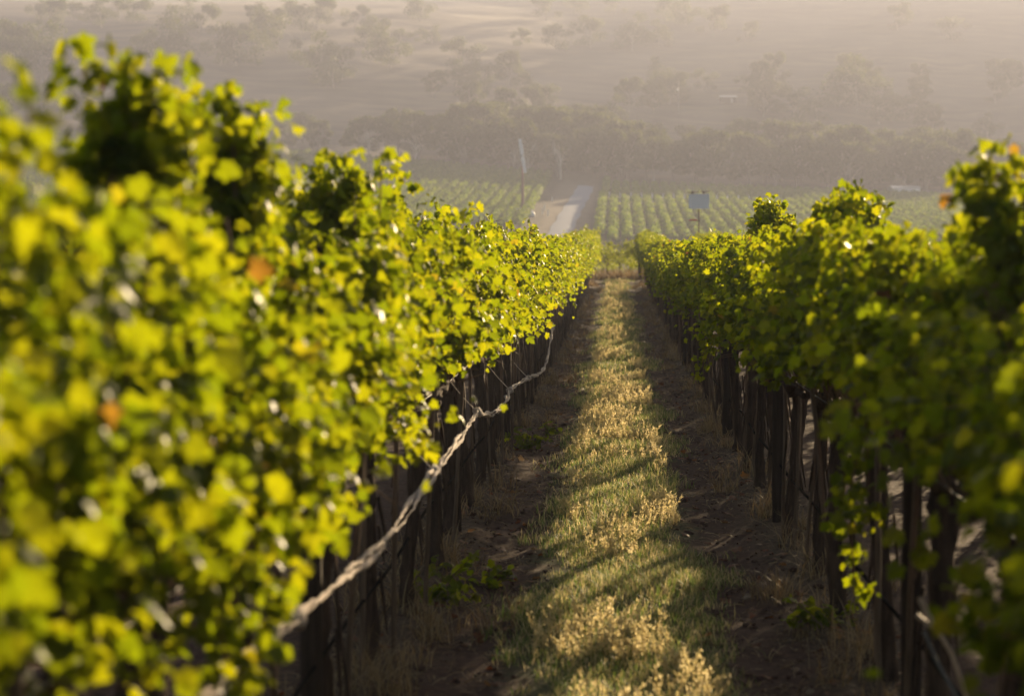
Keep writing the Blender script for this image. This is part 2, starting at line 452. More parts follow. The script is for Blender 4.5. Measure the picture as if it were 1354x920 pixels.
def foliage(seed, nshoot=60, half=.78, ztop=2.21, tall=(), drop=.25, extra=1.0, hang=(), lowest=1.24):
    """the leafy canes of one vine: shoots rise from the cordon, flop over and hang on both sides"""
    g = rng(seed); mb = MB()
    pts, nd, outs, fl = [], [], [], []
    shoots = []
    for i in range(nshoot):
        sgn = 1 if g.random() < .5 else -1
        y0 = g.uniform(-half, half)
        if g.random() < drop:
            st = (sgn * g.uniform(.05, .2), y0, g.uniform(max(.8, lowest - .1), 1.75)); d = (sgn * g.uniform(.6, 1.1), g.normal(0, .4), g.uniform(-.1, .5)); L = g.uniform(.5, .95); gr = .07
        else:
            st = (sgn * g.uniform(0, .06), y0, 1.12 + g.uniform(0, .1)); d = (sgn * g.uniform(.0, .55), g.normal(0, .22), 1); L = g.uniform(.95, 1.75); gr = g.uniform(.010, .030)
        shoots.append(grow(st, d, L, g, grav=gr, ztop=ztop - .06))
    n_plain = len(shoots)
    for (ty, tx, tt) in tall:
        for q in range(18):
            zs = 1.55 + .032 * q
            shoots.append(grow((tx * .5 + g.normal(0, .05), ty + g.normal(0, .055), zs), (tx * .35, g.normal(0, .04), 1), tt - zs + .03 - q * .014, g, grav=.001, wander=.05, ztop=None))
    for (hy, hx, z0, z1) in hang:
        shoots.append(grow((hx, hy, z0), (0.05 * np.sign(hx), .1, -1), z0 - z1, g, grav=.02, wander=.10, xlim=.7))
    for si, s in enumerate(shoots):
        if si < n_plain:
            bad = np.where((s[:, 2] > ztop - .02) | (np.abs(s[:, 0]) > .27))[0]
            if len(bad) and bad[0] > 4: cane = s[:bad[0]]
            else: cane = s[:5]
        else: cane = s[:-1]
        mb.tube(cane[::2], np.linspace(.0038 if si < n_plain else .005, .0018 if si < n_plain else .0026, len(cane[::2])), 4, 1, cap=False)
        side = 1
        for k in range(2, len(s)):
            if g.random() < .08: continue
            reps = 7 + (g.random() < .5 * extra)
            for r in range(reps):
                off = g.normal(0, (.025, .035, .045, .055, .065, .075, .085, .095)[r], 3)
                pts.append(s[k] + off)
                nd.append(k / len(s))
                outs.append(side); fl.append(si >= n_plain)
                side = -side
    P = np.array(pts); frac = np.array(nd); fl = np.array(fl)
    low = lowest + .12 * (vnoise(P[:, 1] * 3.1, P[:, 0] * 2 + seed, seed) - .5) + .24 * (vnoise(P[:, 1] * 1.1 + seed * 3.3, 0 * P[:, 1], seed) - .5)
    # the face of the hedge bulges and hollows: leaves beyond the local half width are missing
    sd = np.where(P[:, 0] > 0, 0, 17)
    wv = .05 + .41 * sstep(.28, .70, .68 * vnoise(P[:, 1] * 2.3 + sd, P[:, 2] * 2.5, seed + 3) + .32 * vnoise(P[:, 1] * 6.5, P[:, 2] * 6.5 + sd, seed + 5))
    wv = wv * np.interp(P[:, 2], [1.0, 1.4, 1.9, 2.2], [.9, 1.1, 1.0, .8])
    cl = (vnoise(P[:, 0] * 7 + 9, P[:, 2] * 7, seed + 8) + vnoise(P[:, 0] * 7, P[:, 1] * 7, seed + 9)) / 2
    top = ztop + .34 * (vnoise(P[:, 1] * 2.4 + seed, P[:, 0] * 2, seed + 12) - .5) + .10 * (vnoise(P[:, 1] * 9, P[:, 0] * 9 + seed, seed + 13) - .5)
    thin = (P[:, 2] > top) | ((np.abs(P[:, 0]) > wv) & (g.random(len(P)) < .93)) | ((cl < .42) & (g.random(len(P)) < .8))
    keep = ((P[:, 2] > low) & ~thin) | ((g.random(len(P)) < .002) & (P[:, 2] < ztop)) | fl
    P, frac = P[keep], frac[keep]
    # no leaf hangs alone in the air above or below the hedge
    edge = np.where((P[:, 2] > ztop - .15) | (P[:, 2] < low[keep] + .05))[0]
    lone = []
    for e0 in range(0, len(edge), 400):
        ix = edge[e0:e0 + 400]
        d2 = ((P[ix][:, None] - P[None]) ** 2).sum(-1)
        lone += list(ix[(d2 < .085 ** 2).sum(1) < 7])
    ok = np.ones(len(P), bool); ok[lone] = False
    P, frac = P[ok], frac[ok]; n = len(P)
    ox = np.sign(P[:, 0] + g.normal(0, .12, n))
    out = np.stack([ox, g.normal(0, .55, n), np.zeros(n)], 1)
    N_ = out * g.uniform(.1, .8, (n, 1)) + np.array([0, 0, 1]) * g.uniform(.0, .7, (n, 1)) + g.normal(0, 1, (n, 3)) * np.array([.35, .75, .35])
    T_ = np.array([0, 0, -1.0]) * g.uniform(.3, 1, (n, 1)) + out * .5 + g.normal(0, .4, (n, 3))
    size = np.clip(g.lognormal(-3.16, .30, n), .022, .066) * (1 - .35 * np.clip(frac - .6, 0, 1))
    leaves(mb, P, N_, T_, size, g)
    return mb.mesh('foliage', [M['leaf'], M['cane']])

def trunk_mesh(seed):
    g = rng(seed); mb = MB()
    n = 22; zz = np.linspace(-.06, 1.12, n)
    lean = g.normal(0, .05, 2); ph = g.uniform(0, 6, 2)
    P = np.stack([lean[0] * np.sin(zz * 2.4 + ph[0]) , lean[1] * np.sin(zz * 2 + ph[1]) * 1.5, zz], 1)
    P[:, :2] *= (zz / 1.12).clip(0, 1)[:, None] ** .5
    r = np.interp(zz, [-.06, .0, .12, .6, .95, 1.06, 1.12], [.075, .066, .046, .038, .046, .062, .040]) * g.uniform(.8, 1.15) * (1 + g.normal(0, .10, n))
    mb.tube(P, r, 11, 0, .16, seed)
    # hanging strips of bark
    for q in range(9):
        a = g.uniform(0, 6.28); z0 = g.uniform(.4, 1.05); L = g.uniform(.15, .4); rr = .055
        pts = [(math.cos(a) * (rr + .012 * k), math.sin(a) * (rr + .012 * k), z0 - L * k / 3) for k in range(4)]
        mb.tube(pts, [.007, .009, .007, .003], 4, 0, .2, q, False)
    return mb.mesh('trunk', M['bark'])

def arm_mesh(seed, sgn):
    g = rng(seed); mb = MB(); n = 13
    yy = np.linspace(0, .72, n)
    P = np.stack([g.normal(0, .012, n), sgn * yy, 1.09 + .03 * np.sin(yy * 6 + seed) + g.normal(0, .008, n)], 1)
    P[0] = (0, 0, 1.03)
    mb.tube(P, np.linspace(.042, .020, n) * (1 + g.normal(0, .14, n)), 8, 0, .2, seed)
    for k in range(2, n, 2):
        b = P[k]; mb.tube([b, b + [g.normal(0, .02), g.normal(0, .02), .05], b + [g.normal(0, .04), g.normal(0, .03), .11]], [.014, .012, .008], 5, 0, .1, k)
    return mb.mesh('cordon', M['bark'])

FOL = [foliage(100 + k, 60 + (k % 3) * 4) for k in range(10)]
TRUNK = [trunk_mesh(40 + k) for k in range(7)]
FOLR = [foliage(170 + k, 74 + 4 * (k % 3), ztop=2.06, lowest=1.43) for k in range(7)]
FOLOW = [foliage(190 + k, 68, ztop=2.08, drop=.34, lowest=1.12) for k in range(2)]  # lower foliage, shaped to throw shadow bands across the grass strip
FOLX = [foliage(150 + k, 84, ztop=2.0, drop=.72, lowest=.42) for k in range(2)]
ARM = [[arm_mesh(60 + k, s) for s in (1, -1)] for k in range(4)]

def make_vine(k, fol):
    r = empty('grapevine', (0, 0, 0))
    link('trunk', TRUNK[k % 7], r)
    for a in (ARM[k % 4] if fol not in FOLX else ()): link('cordon', a, r)
    link('foliage', fol, r)
    return r

# vines that have a shape of their own near the camera: (row, position along row) -> foliage
STEP = 1.5
START = {ROW_L: 3.2, ROW_R: 3.1, NEAR_ROWS[0]: 2.4, NEAR_ROWS[3]: 5.2, NEAR_ROWS[4]: 9.0}
SPECIAL = {
    (ROW_L, 0): dict(seed=202, nshoot=70, ztop=2.27, drop=.42, lowest=.95),
    (ROW_L, 1): dict(seed=203, nshoot=70, ztop=2.10, tall=[(-.02, .05, 2.47)], drop=.38, lowest=1.12, hang=[(-.5, .34, 1.25, 1.02), (-.3, .36, 1.25, 1.05), (-.6, .33, 1.2, .98)]),
    (ROW_L, 2): dict(seed=204, nshoot=66, ztop=1.99, tall=[(-.56, .08, 2.44)], drop=.34, lowest=1.20),
    (ROW_L, 3): dict(seed=205, nshoot=66, ztop=2.20, tall=[(-.1, .1, 2.35)], drop=.32, lowest=1.24),
    (ROW_R, 0): dict(seed=210, lowest=1.2, nshoot=76, ztop=2.04, drop=.3),
    (ROW_R, 1): dict(seed=211, lowest=1.0, nshoot=76, ztop=1.94, drop=.3, hang=[(.6, -.2, 1.35, .95)]),
    (ROW_R, 2): dict(seed=212, lowest=1.25, nshoot=76, ztop=1.96, tall=[(0, -.1, 2.20)], drop=.25),
    (ROW_R, 3): dict(seed=213, lowest=1.40, nshoot=76, ztop=2.12, drop=.25, hang=[(-.1, -.3, 1.5, .95), (.1, -.22, 1.6, .7), (-.25, -.3, 1.4, 1.0), (.02, -.33, 1.4, .5)]),
    (ROW_R, 4): dict(seed=218, lowest=1.40, nshoot=76, ztop=2.08, drop=.25),
    (ROW_R, 5): dict(seed=214, lowest=1.38, nshoot=76, ztop=2.16, tall=[(.0, .1, 2.20), (.35, 0, 2.21), (-.3, 0, 2.19)], drop=.25),
    (ROW_R, 6): dict(seed=219, lowest=1.28, nshoot=80, ztop=2.10, drop=.3),
    (ROW_R, 8): dict(seed=215, lowest=1.22, nshoot=80, ztop=2.16, tall=[(.6, -.1, 2.44), (.38, -.05, 2.26)], drop=.25),
    (ROW_R, 11): dict(seed=216, lowest=1.36, nshoot=76, ztop=2.16, drop=.25, hang=[(.3, -.28, 1.25, .66), (.38, -.26, 1.2, .85)]),
}
protos = [make_vine(k, FOL[k % 10]) for k in range(24)] + [make_vine(k, FOLR[k % 7]) for k in range(18)]
used = [False] * 42
count_in_row = {}
def place_vine(k, x, y, rz, label, group, spec=None):
    global used
    q = k % 24 if x < 0 else 24 + k % 18
    if isinstance(spec, bpy.types.Mesh): r = make_vine(k, spec)
    elif spec: r = make_vine(k, foliage(**spec))
    elif not used[q]: r = protos[q]; used[q] = True
    else: r = dup(protos[q])
    rd = random.Random(k * 7 + int(x * 10))
    r.location = (x + rd.uniform(-.03, .03), y, tz(x, y, True) - .01)
    if isinstance(spec, bpy.types.Mesh): r.rotation_euler = (0, 0, rz + math.pi * (k % 2)); r.scale = (1, 1.02, .86 if rz else 1.06 if x > 2 else 1)
    elif spec: r.rotation_euler = (0, 0, rz)
    else:
        r.rotation_euler = (0, 0, rz + (math.pi if rd.random() < .5 else 0) + rd.uniform(-.05, .05))
        s = rd.uniform(.96, 1.04); r.scale = (rd.uniform(.92, 1.1), 1.02, s)
    return tag(r, label, 'vine', group)

vid = 0
for row in NEAR_ROWS:
    side = 'left' if row < 0 else 'right'
    y = START[row]; i = 0
    while y < (83.2 if row < 5 else 56):
        if row in (ROW_L, ROW_R):
            grp = 'grapevines in the row %s of the grass track' % side
            if i < 12:
                lb = '%s grapevine from the camera in the row %s of the grass track' % (ORD[i], side)
                if (row, i) == (ROW_L, 1): lb = 'second grapevine of the left row, very blurred, with the tallest upright shoot'
                if (row, i) == (ROW_R, 8): lb = 'ninth grapevine of the right row, one leafy shoot standing above the rest'
                if (row, i) == (ROW_R, 11): lb = 'twelfth grapevine of the right row, with a bright dangling yellow shoot'
            elif y < 50: lb = 'leafy grapevine midway along the row %s of the grass track' % side
            else: lb = 'small distant grapevine towards the far end of the row %s of the track' % side
        else:
            grp = 'grapevines in the %s row behind the %s row' % ('third' if row > 5 else 'next', side)
            lb = 'grapevine in the %s, mostly hidden behind the row %s of the track' % ('added third row' if row > 5 else 'next row', side)
        place_vine(vid, row, y, 0, lb, grp, SPECIAL.get((row, i)) or (FOLX[i % 2] if row == NEAR_ROWS[3] else FOLOW[i % 2] if row == ROW_R and i > 9 and i % 3 == 1 else None))  # next right row gets low foliage, shaped to keep the ground behind dark
        vid += 1; i += 1; y += STEP
# the row that closes the view at the end of the track runs crosswise
for q in range(21):
    xx = -4.9 + (q % 7) * 1.5
    place_vine(vid, xx + .6 * (q // 7), 88.5 + 9.2 * (q // 7), math.pi / 2, 'hazy grapevine in the crosswise rows closing off the end of the track', 'crosswise rows of grapevines', FOLX[q % 2]); vid += 1
for o in [p for p, u in zip(protos, used) if not u]:
    for c in list(o.children): bpy.data.objects.remove(c)
    bpy.data.objects.remove(o)

# ------------------------------------------------------------------ posts, stakes, wires, hoses
def post_mesh(seed, h, r):
    g = rng(seed); mb = MB()
    zz = np.linspace(-.1, h, 9)
    P = np.stack([np.cumsum(g.normal(0, .003, 9)), np.cumsum(g.normal(0, .003, 9)), zz], 1)
    mb.tube(P, r * (1 + g.normal(0, .03, 9)), 9, 0, .07, seed)
    return mb
PM = [post_mesh(300 + k, 1.95, .042).mesh('post', M['post']) for k in range(3)]
clipm = MB(); clipm.box((0, 0, 0), (.10, .03, .02)); CLIP = clipm.mesh('wire_clip', M['wire'])
STK = [post_mesh(320 + k, 1.32 + .05 * k, .013).mesh('vine_stake', M['stake']) for k in range(4)]
for row in (ROW_L, ROW_R):
    side = 'left' if row < 0 else 'right'
    for q in range(12):
        y = (7.9 if row > 0 else 7.3) + q * 6.6
        xx = row + (0.02 if row < 0 else -.05)
        r = empty('trellis_post', (xx, y, tz(xx, y, True)), q * .7)
        link('post', PM[q % 3], r)
        for zc in (1.15, 1.62):
            c = link('wire_clip', CLIP, r); c.location = (0, .04, zc)
        lb = ('%s round wooden trellis post from the camera in the row %s of the track' % (ORD[q], side)) if q < 5 else 'round wooden trellis post farther down the row %s of the track' % side
        tag(r, lb, 'post', 'trellis posts in the row %s of the track' % side)
    y = START[row]; k = 0
    while y < 83:
        rd = random.Random(k + int(row * 100))
        for dy in ((.12,) if k % 3 else (.12, .95)):
            xx = row + rd.uniform(-.05, .05) + (.06 if row < 0 else -.06)
            o = link('vine_stake', STK[rd.randrange(4)])
            o.location = (xx, y + dy, tz(xx, y + dy, True)); o.rotation_euler = (rd.gauss(0, .05), rd.gauss(0, .05), rd.uniform(0, 6))
            tag(o, 'thin wooden stake among the dark trunks of the row %s of the track' % side, 'stake', 'thin stakes in the row %s of the track' % side)
        y += STEP; k += 1
    for nm, zc, rr, lb in (('trellis_wire', 1.16, .0022, 'lower'), ('foliage_wire', 1.64, .002, 'upper')):
        mb = MB(); yy = np.arange(1.0, 84, 1.5)
        P = np.stack([np.full(len(yy), row - np.sign(row) * .05), yy, zc + .012 * np.sin(yy * .87) + terrain(yy * 0 + row, yy, False)], 1)
        mb.tube(P, rr, 5)
        tag(mb.build(nm, M['wire']), '%s galvanised wire strung along the row %s of the track' % (lb, side), 'wire')
    mb = MB(); yy = np.arange(1.0, 84, .45)
    P = np.stack([row - np.sign(row) * (.03 + .01 * np.sin(yy * .9)), yy, .45 + .012 * np.sin(yy * 1.74) + terrain(yy * 0 + row, yy, False)], 1)
    mb.tube(P, .009, 6)
    tag(mb.build('drip_hose', M['hose']), 'black drip irrigation hose sagging along the trunks of the row %s of the track' % side, 'hose')
# the crosswise row's posts and wires
for q, xx in enumerate((-4.4, 1.05, 4.9)):
    r = empty('trellis_post', (xx, 88.1, tz(xx, 88.1))); link('post', PM[q], r); r.scale = (1.6, 1.6, 1)
    tag(r, 'grey trellis post of the crosswise row, %s the end of the track' % ('at the left beyond', 'standing in view across', 'at the right beyond')[q], 'post', 'posts of the crosswise row')
for zc in (.45, .85):
    mb = MB(); zc += tz(0, 88.2); mb.tube([(-6, 88.25, zc), (-2, 88.25, zc - .02), (2, 88.25, zc), (6, 88.25, zc)], .008, 5); zc -= .82
    tag(mb.build('trellis_wire', M['wire']), '%s wire of the crosswise row beyond the end of the track' % ('lower' if zc < .5 else 'upper'), 'wire')

# ------------------------------------------------------------------ rolled pale netting slung along the left row
def catmull(P, n=10):
    P = np.asarray(P, float); Q = np.concatenate([[2 * P[0] - P[1]], P, [2 * P[-1] - P[-2]]]); out = []
    for a in range(1, len(Q) - 2):
        for t_ in np.linspace(0, 1, n, endpoint=False):
            p0, p1, p2, p3 = Q[a - 1:a + 3]
            out.append(.5 * (2 * p1 + (p2 - p0) * t_ + (2 * p0 - 5 * p1 + 4 * p2 - p3) * t_ ** 2 + (3 * p1 - p0 - 3 * p2 + p3) * t_ ** 3))
    out.append(P[-1]); return np.array(out)
NETX = -.93
net_pts = [(NETX, 2.6, 1.02), (NETX, 4.5, 1.00), (NETX + .01, 5.6, .95), (NETX, 6.7, .88), (NETX, 8.2, .84), (NETX, 10.0, .885), (NETX, 11.6, .90), (NETX - .01, 13.3, .92), (NETX, 13.9, .86), (NETX, 15.1, .78), (NETX + .01, 16.2, .77),
           (NETX, 17.2, .80), (NETX, 18.8, .755), (NETX + .01, 20.5, .70), (NETX, 22.5, .60), (NETX, 24.6, .53), (NETX, 26.5, .58), (NETX - .02, 28.5, .78), (NETX - .03, 30, .92)]
path = catmull(net_pts, 26)
root = empty('rolled_netting', (NETX, 2.6, .9))
tag(root, 'pale twisted roll of netting slung like a rope along the left row', 'netting')
g = rng(5)
s_ = np.arange(len(path))
rb = np.interp(s_, np.arange(0, len(path) + 9, 9), .007 + .011 * g.random(len(np.arange(0, len(path) + 9, 9))))
for k in range(3):
    ph = s_ * .10 + k * 2.09 + 1.6 * np.sin(s_ * .043 + k * .4) + .8 * np.sin(s_ * .11 + k)
    P = path + np.stack([np.cos(ph) * rb, np.zeros(len(path)), np.sin(ph) * rb], 1) + g.normal(0, .0025, path.shape)
    mb = MB(); mb.tube(P - np.array(root.location), rb * (.52 + .30 * np.sin(s_ * .21 + k) + .16 * np.sin(s_ * .53 + 2 * k)) , 7, 0, .22, k)
    mb.build('strand', M['net'], root)
for yk in (5.6, 10.0, 13.3, 17.2, 20.5):
    a = int(np.argmin(np.abs(path[:, 1] - yk))); c = path[a] - np.array(root.location)
    mb = MB()
    mb.tube([c + [0, -.03, 0], c, c + [.0, .035, 0]], [.026, .034, .024], 8, 0, .2, a)
    mb.tube([c, c + [-.10, .03, .10], c + [-.22, .05, .24]], [.004, .003, .003], 5, 0, 0, a)
    mb.build('tie', M['net'], root)

def cane(name, branches, r, mat, label, cat, seed=0):
    mb = MB()
    for b, rr in branches:
        P = catmull(b, 5); mb.tube(P, np.linspace(rr, rr * .6, len(P)), 7, 0, .15, seed)
    return tag(mb.build(name, mat), label, cat)
cane('dry_cane', [([(.955, 6.2, .92), (1.00, 6.18, .83), (1.05, 6.16, .75), (1.10, 6.15, .60)], .010), ([(.945, 6.2, .865), (.985, 6.18, .835), (1.02, 6.17, .80)], .008)], 0, M['pale_cane'],
     'forked pale sunlit cane low beside the near post of the right row', 'cane')
cane('hose_end', [([(.955, 6.1, .83), (1.0, 6.1, .73), (1.05, 6.08, .64), (1.13, 6.05, .5)], .007)], 0, M['wire'],
     'smooth grey hose end slanting under the forked pale cane', 'hose', 3)
cane('dry_cane', [([(-.98, 4.55, 1.16), (-.97, 4.65, 1.24), (-.965, 4.8, 1.29)], .009)], 0, M['pale_cane'],
     'short pale broken cane among the lowest leaves of the left row', 'cane', 4)

# ------------------------------------------------------------------ grass strip, dry grass, litter
def blades(mb, P, h, lean, wid, g, mat=0):
    """curved three-segment blades"""
    n = len(P)
    az = g.uniform(0, 2 * math.pi, n)
    D = np.stack([np.cos(az), np.sin(az), np.zeros(n)], 1)
    S = np.stack([-np.sin(az), np.cos(az), np.zeros(n)], 1)
    rows = []
    for t_, ww in ((0, .8), (.4, 1.0), (.75, .7), (1, .08)):
        c = P + D * (lean * h * t_ ** 2)[:, None] + np.array([0, 0, 1]) * (h * t_ * (1 - .25 * lean * t_))[:, None]
        rows.append(c - S * (wid * ww)[:, None]); rows.append(c + S * (wid * ww)[:, None])
    V = np.stack(rows, 1).reshape(-1, 3)
    base = (np.arange(n) * 8)[:, None, None]
    F = np.array([[0, 1, 3, 2], [2, 3, 5, 4], [4, 5, 7, 6]])[None] + base
    mb.add(V, F.reshape(-1, 4), mat, True)

def scatter(n, x0, x1, y0, y1, g):
    return g.uniform(x0, x1, n), g.uniform(y0, y1, n)

g = rng(77); mb = MB()
for (y0, y1, dens, ws) in ((4, 14, 5200, 1.0), (14, 30, 2900, 1.3), (30, 55, 1100, 1.9), (55, 88, 450, 2.8)):
    n = int(dens * (y1 - y0) * 1.7)
    x, y = scatter(n, -.85, .85, y0, y1, g)
    patch = vnoise(x * 2.6, y * 1.5, 31); fine = vnoise(x * 9, y * 6, 35)
    edge = .46 + .42 * (vnoise(np.sign(x) * 7 + 3, y * .8, 33) - .5) + .30 * (fine - .5)
    keep = (np.abs(x - .02) < edge * (.75 + .5 * g.random(n))) & (g.random(n) < .25 + .9 * patch * (.5 + fine))
    x, y = x[keep], y[keep]; n = len(x)
    patch = vnoise(x * 2.2, y * 1.2, 41)
    h = (.025 + .085 * patch ** 1.8 + .045 * g.random(n)) * (1 + .15 * (ws - 1))
    # tufts
    z = terrain(x, y) - .005
    blades(mb, np.stack([x, y, z], 1), h, g.uniform(.2, 1.3, n), g.uniform(.0010, .0024, n) * ws, g)
tag(mb.build('grass', M['grass']), 'grassy strip growing down the middle of the track between the wheel ruts', 'grass', None, 'stuff')

# seeding weeds standing out of the strip
g = rng(78); mb = MB()
for (y0, y1, dens, ws) in ((5, 16, 260, 1.0), (16, 40, 140, 1.3), (40, 87, 40, 2.2)):
    n = int(dens * (y1 - y0))
    x, y = scatter(n, -.42, .46, y0, y1, g)
    keep = vnoise(x * 2.4, y * 1.0, 51) > .46 + .25 * g.random(n)
    for xx, yy in zip(x[keep], y[keep]):
        z = tz(xx, yy, True)
        hgt = g.uniform(.06, .17) * (1.5 if g.random() < .12 else 1); az = g.uniform(0, 6.28); ln = g.uniform(.1, .7)
        tip = np.array([xx + math.cos(az) * hgt * ln, yy + math.sin(az) * hgt * ln, z + hgt])
        st = np.array([xx, yy, z]); mid = (st + tip) / 2 + [0, 0, hgt * .08]
        mb.tube([st, mid, tip], [.0016 * ws, .0014 * ws, .001 * ws], 3, 0, 0, 0, False)
        m = 22
        f = g.uniform(.35, 1, m)
        Pp = st + (tip - st) * f[:, None] + g.normal(0, .006, (m, 3))
        dirs = norm((tip - st) * 2.5 + g.normal(0, .10, (m, 3)))
        leaves(mb, Pp, g.normal(0, 1, (m, 3)), dirs, g.uniform(.012, .028, m) * ws ** .5, g, 0, SIMPLE2 * np.array([.34, 1]), SIMPLE_F)
tag(mb.build('seed_heads', M['seed']), 'pale seed heads of dry weeds standing out of the grass strip', 'weeds', None, 'stuff')

g = rng(79); mb = MB()
for row in (ROW_L, ROW_R):
    for q in range(190):
        yy = 5 + 78 * g.random() ** 1.4; xx = row - np.sign(row) * g.normal(.06, .16)
        n = int(g.integers(18, 60)); H = g.uniform(.07, .32)
        x = xx + g.normal(0, .06, n); y = yy + g.normal(0, .09, n)
        blades(mb, np.stack([x, y, terrain(x, y) - .005], 1), H * g.uniform(.4, 1.1, n), g.uniform(.2, 1.5, n), g.uniform(.0014, .003, n) * (1 + yy / 40), g)
tag(mb.build('dry_grass', M['dry']), 'straw coloured dry grass around the feet of the vines', 'grass', None, 'stuff')

g = rng(90); mb = MB()
n = 9000; x = NEAR_ROWS[3] + g.normal(0, .22, n); y = 6 + 50 * g.random(n) ** 1.3  # grass added beneath the second right row to block low sun
blades(mb, np.stack([x, y, terrain(x, y) - .01], 1), g.uniform(.10, .60, n), g.uniform(.2, 1.0, n), g.uniform(.004, .009, n), g)
tag(mb.build('dry_grass', M['dry']), 'added tall dry grass blocking low sun under the second row right of the track', 'grass', None, 'stuff')
g = rng(91); mb = MB()
n = 5200; x = g.uniform(-6, 6, n); y = 88.4 + g.normal(0, .5, n) + 1.2 * (g.random(n) < .4)
blades(mb, np.stack([x, y, terrain(x, y) - .01], 1), g.uniform(.15, .65, n), g.uniform(.2, 1.0, n), g.uniform(.008, .014, n), g)
tag(mb.build('dry_grass', M['dry']), 'tall dry grass under the crosswise row at the end of the track', 'grass', None, 'stuff')
g = rng(80); mb = MB()
n = 22000; x = g.uniform(-1.5, 1.5, n); y = 4 + 60 * g.random(n) ** 1.6
keep = (np.abs(x) > .42) & (g.random(n) < .25 + .75 * (vnoise(x * 3, y * 2, 61) > .5)); x, y = x[keep], y[keep]; n = len(x)
z = terrain(x, y) + .006; az = g.uniform(0, 6.28, n); L = g.uniform(.02, .11, n)
D = np.stack([np.cos(az), np.sin(az), g.normal(.05, .15, n)], 1); S = np.stack([-np.sin(az), np.cos(az), g.normal(0, .3, n)], 1) * (g.uniform(.001, .0026, n) * (1 + y / 30))[:, None]
P = np.stack([x, y, z], 1); E = P + D * L[:, None]; Md = (P + E) / 2 + np.stack([g.normal(0, .01, n), g.normal(0, .01, n), np.full(n, .008)], 1)
Vq = np.stack([P - S, P + S, Md - S, Md + S, E - S, E + S], 1).reshape(-1, 3)
mb.add(Vq, (np.array([[0, 1, 3, 2], [2, 3, 5, 4]])[None] + (np.arange(n) * 6)[:, None, None]).reshape(-1, 4))
tag(mb.build('straw', M['dry']), 'scattered straw and grass clippings lying on the dark wheel ruts', 'straw', None, 'stuff')

g = rng(83); mb = MB()
n = 15000; x = g.uniform(-1.55, 1.55, n); y = 4.5 + 45 * g.random(n) ** 1.7
keep = (np.abs(x) > .40) & (g.random(n) < .25 + .75 * (vnoise(x * 5, y * 4, 65) > .5)); x, y = x[keep], y[keep]; n = len(x)
OC = norm(np.array([(1, 0, 0), (.3, .95, 0), (-.8, .6, 0), (-.8, -.6, 0), (.3, -.95, 0), (.6, .4, .7), (-.5, .5, .75), (0, -.6, .8), (0, 0, -.6)], float))
OF = np.array([(0, 1, 5), (1, 2, 6), (2, 3, 6), (3, 4, 7), (4, 0, 7), (0, 5, 7), (1, 6, 5), (3, 7, 6), (5, 6, 7), (1, 0, 8), (2, 1, 8), (3, 2, 8), (4, 3, 8), (0, 4, 8)])
sz = np.clip(g.lognormal(-4.75, .5, n), .004, .034); a = g.uniform(0, 6.28, n)
Q = OC[None] * g.uniform(.65, 1.3, (n, 9, 1)) * np.stack([sz, sz * g.uniform(.7, 1.2, n), sz * g.uniform(.5, .9, n)], 1)[:, None]
Q = np.stack([Q[..., 0] * np.cos(a)[:, None] - Q[..., 1] * np.sin(a)[:, None], Q[..., 0] * np.sin(a)[:, None] + Q[..., 1] * np.cos(a)[:, None], Q[..., 2]], -1)
Q += np.stack([x, y, terrain(x, y) + sz * .2], 1)[:, None]
mb.add(Q.reshape(-1, 3), (OF[None] + (np.arange(n) * 9)[:, None, None]).reshape(-1, 3), 0, False)
tag(mb.build('clods', simple('soil_clod', (.080, .046, .034), .95, vary=.5, scale=12, bump=.5, spec=.1)), 'crumbly dark soil clods lying in the wheel ruts', 'soil', None, 'stuff')

g = rng(81); mb = MB()
n = 1300; x = g.uniform(-1.5, 1.5, n); y = 5 + 50 * g.random(n) ** 1.4
keep = np.abs(x) > .45; x, y = x[keep], y[keep]; n = len(x)
leaves(mb, np.stack([x, y, terrain(x, y) + .014], 1), g.normal(0, .35, (n, 3)) + [0, 0, 1], g.normal(0, 1, (n, 3)), g.uniform(.03, .08, n), g)
tag(mb.build('leaf_litter', M['litter']), 'fallen red and brown vine leaves lying on the soil', 'leaves', None, 'stuff')

# low green weeds at the feet of the vines
def weed(x, y, s, seed, label):
    g = rng(seed); mb = MB(); P = []
    for q in range(int(9 * s) + 5):
        a = g.uniform(0, 6.28); st = grow((0, 0, 0), (math.cos(a) * .9, math.sin(a) * .9, .8), .28 * s * g.uniform(.6, 1.2), g, .04, .04, .2, 9)
        mb.tube(st, .003, 4, 1, cap=False); P += list(st[1:] + g.normal(0, .015, (len(st) - 1, 3)))
    P = np.array(P); n = len(P)
    leaves(mb, P, g.normal(0, .5, (n, 3)) + [0, 0, .8], g.normal(0, 1, (n, 3)), g.uniform(.04, .085, n), g)
    o = mb.build('weed', [M['leaf'], M['cane']]); o.location = (x, y, tz(x, y, True))
    return tag(o, label, 'weed', 'green weeds at the feet of the vines')
weed(-1.02, 11.2, 1.2, 1, 'broad green weed at the foot of the left row beside a dark trunk')
weed(-.92, 20.2, 1.1, 2, 'upright bushy green weed below the netting of the left row')
weed(-.78, 11.9, .6, 3, 'small low green weed creeping onto the left wheel rut')
weed(-.72, 22, .5, 4, 'tiny green weed at the edge of the left rut farther down')
weed(1.10, 10.4, .9, 5, 'yellow green leafy sucker at the foot of a trunk in the right row')
weed(1.05, 6.6, .8, 6, 'yellow leafy sucker at the foot of the near post in the right row')

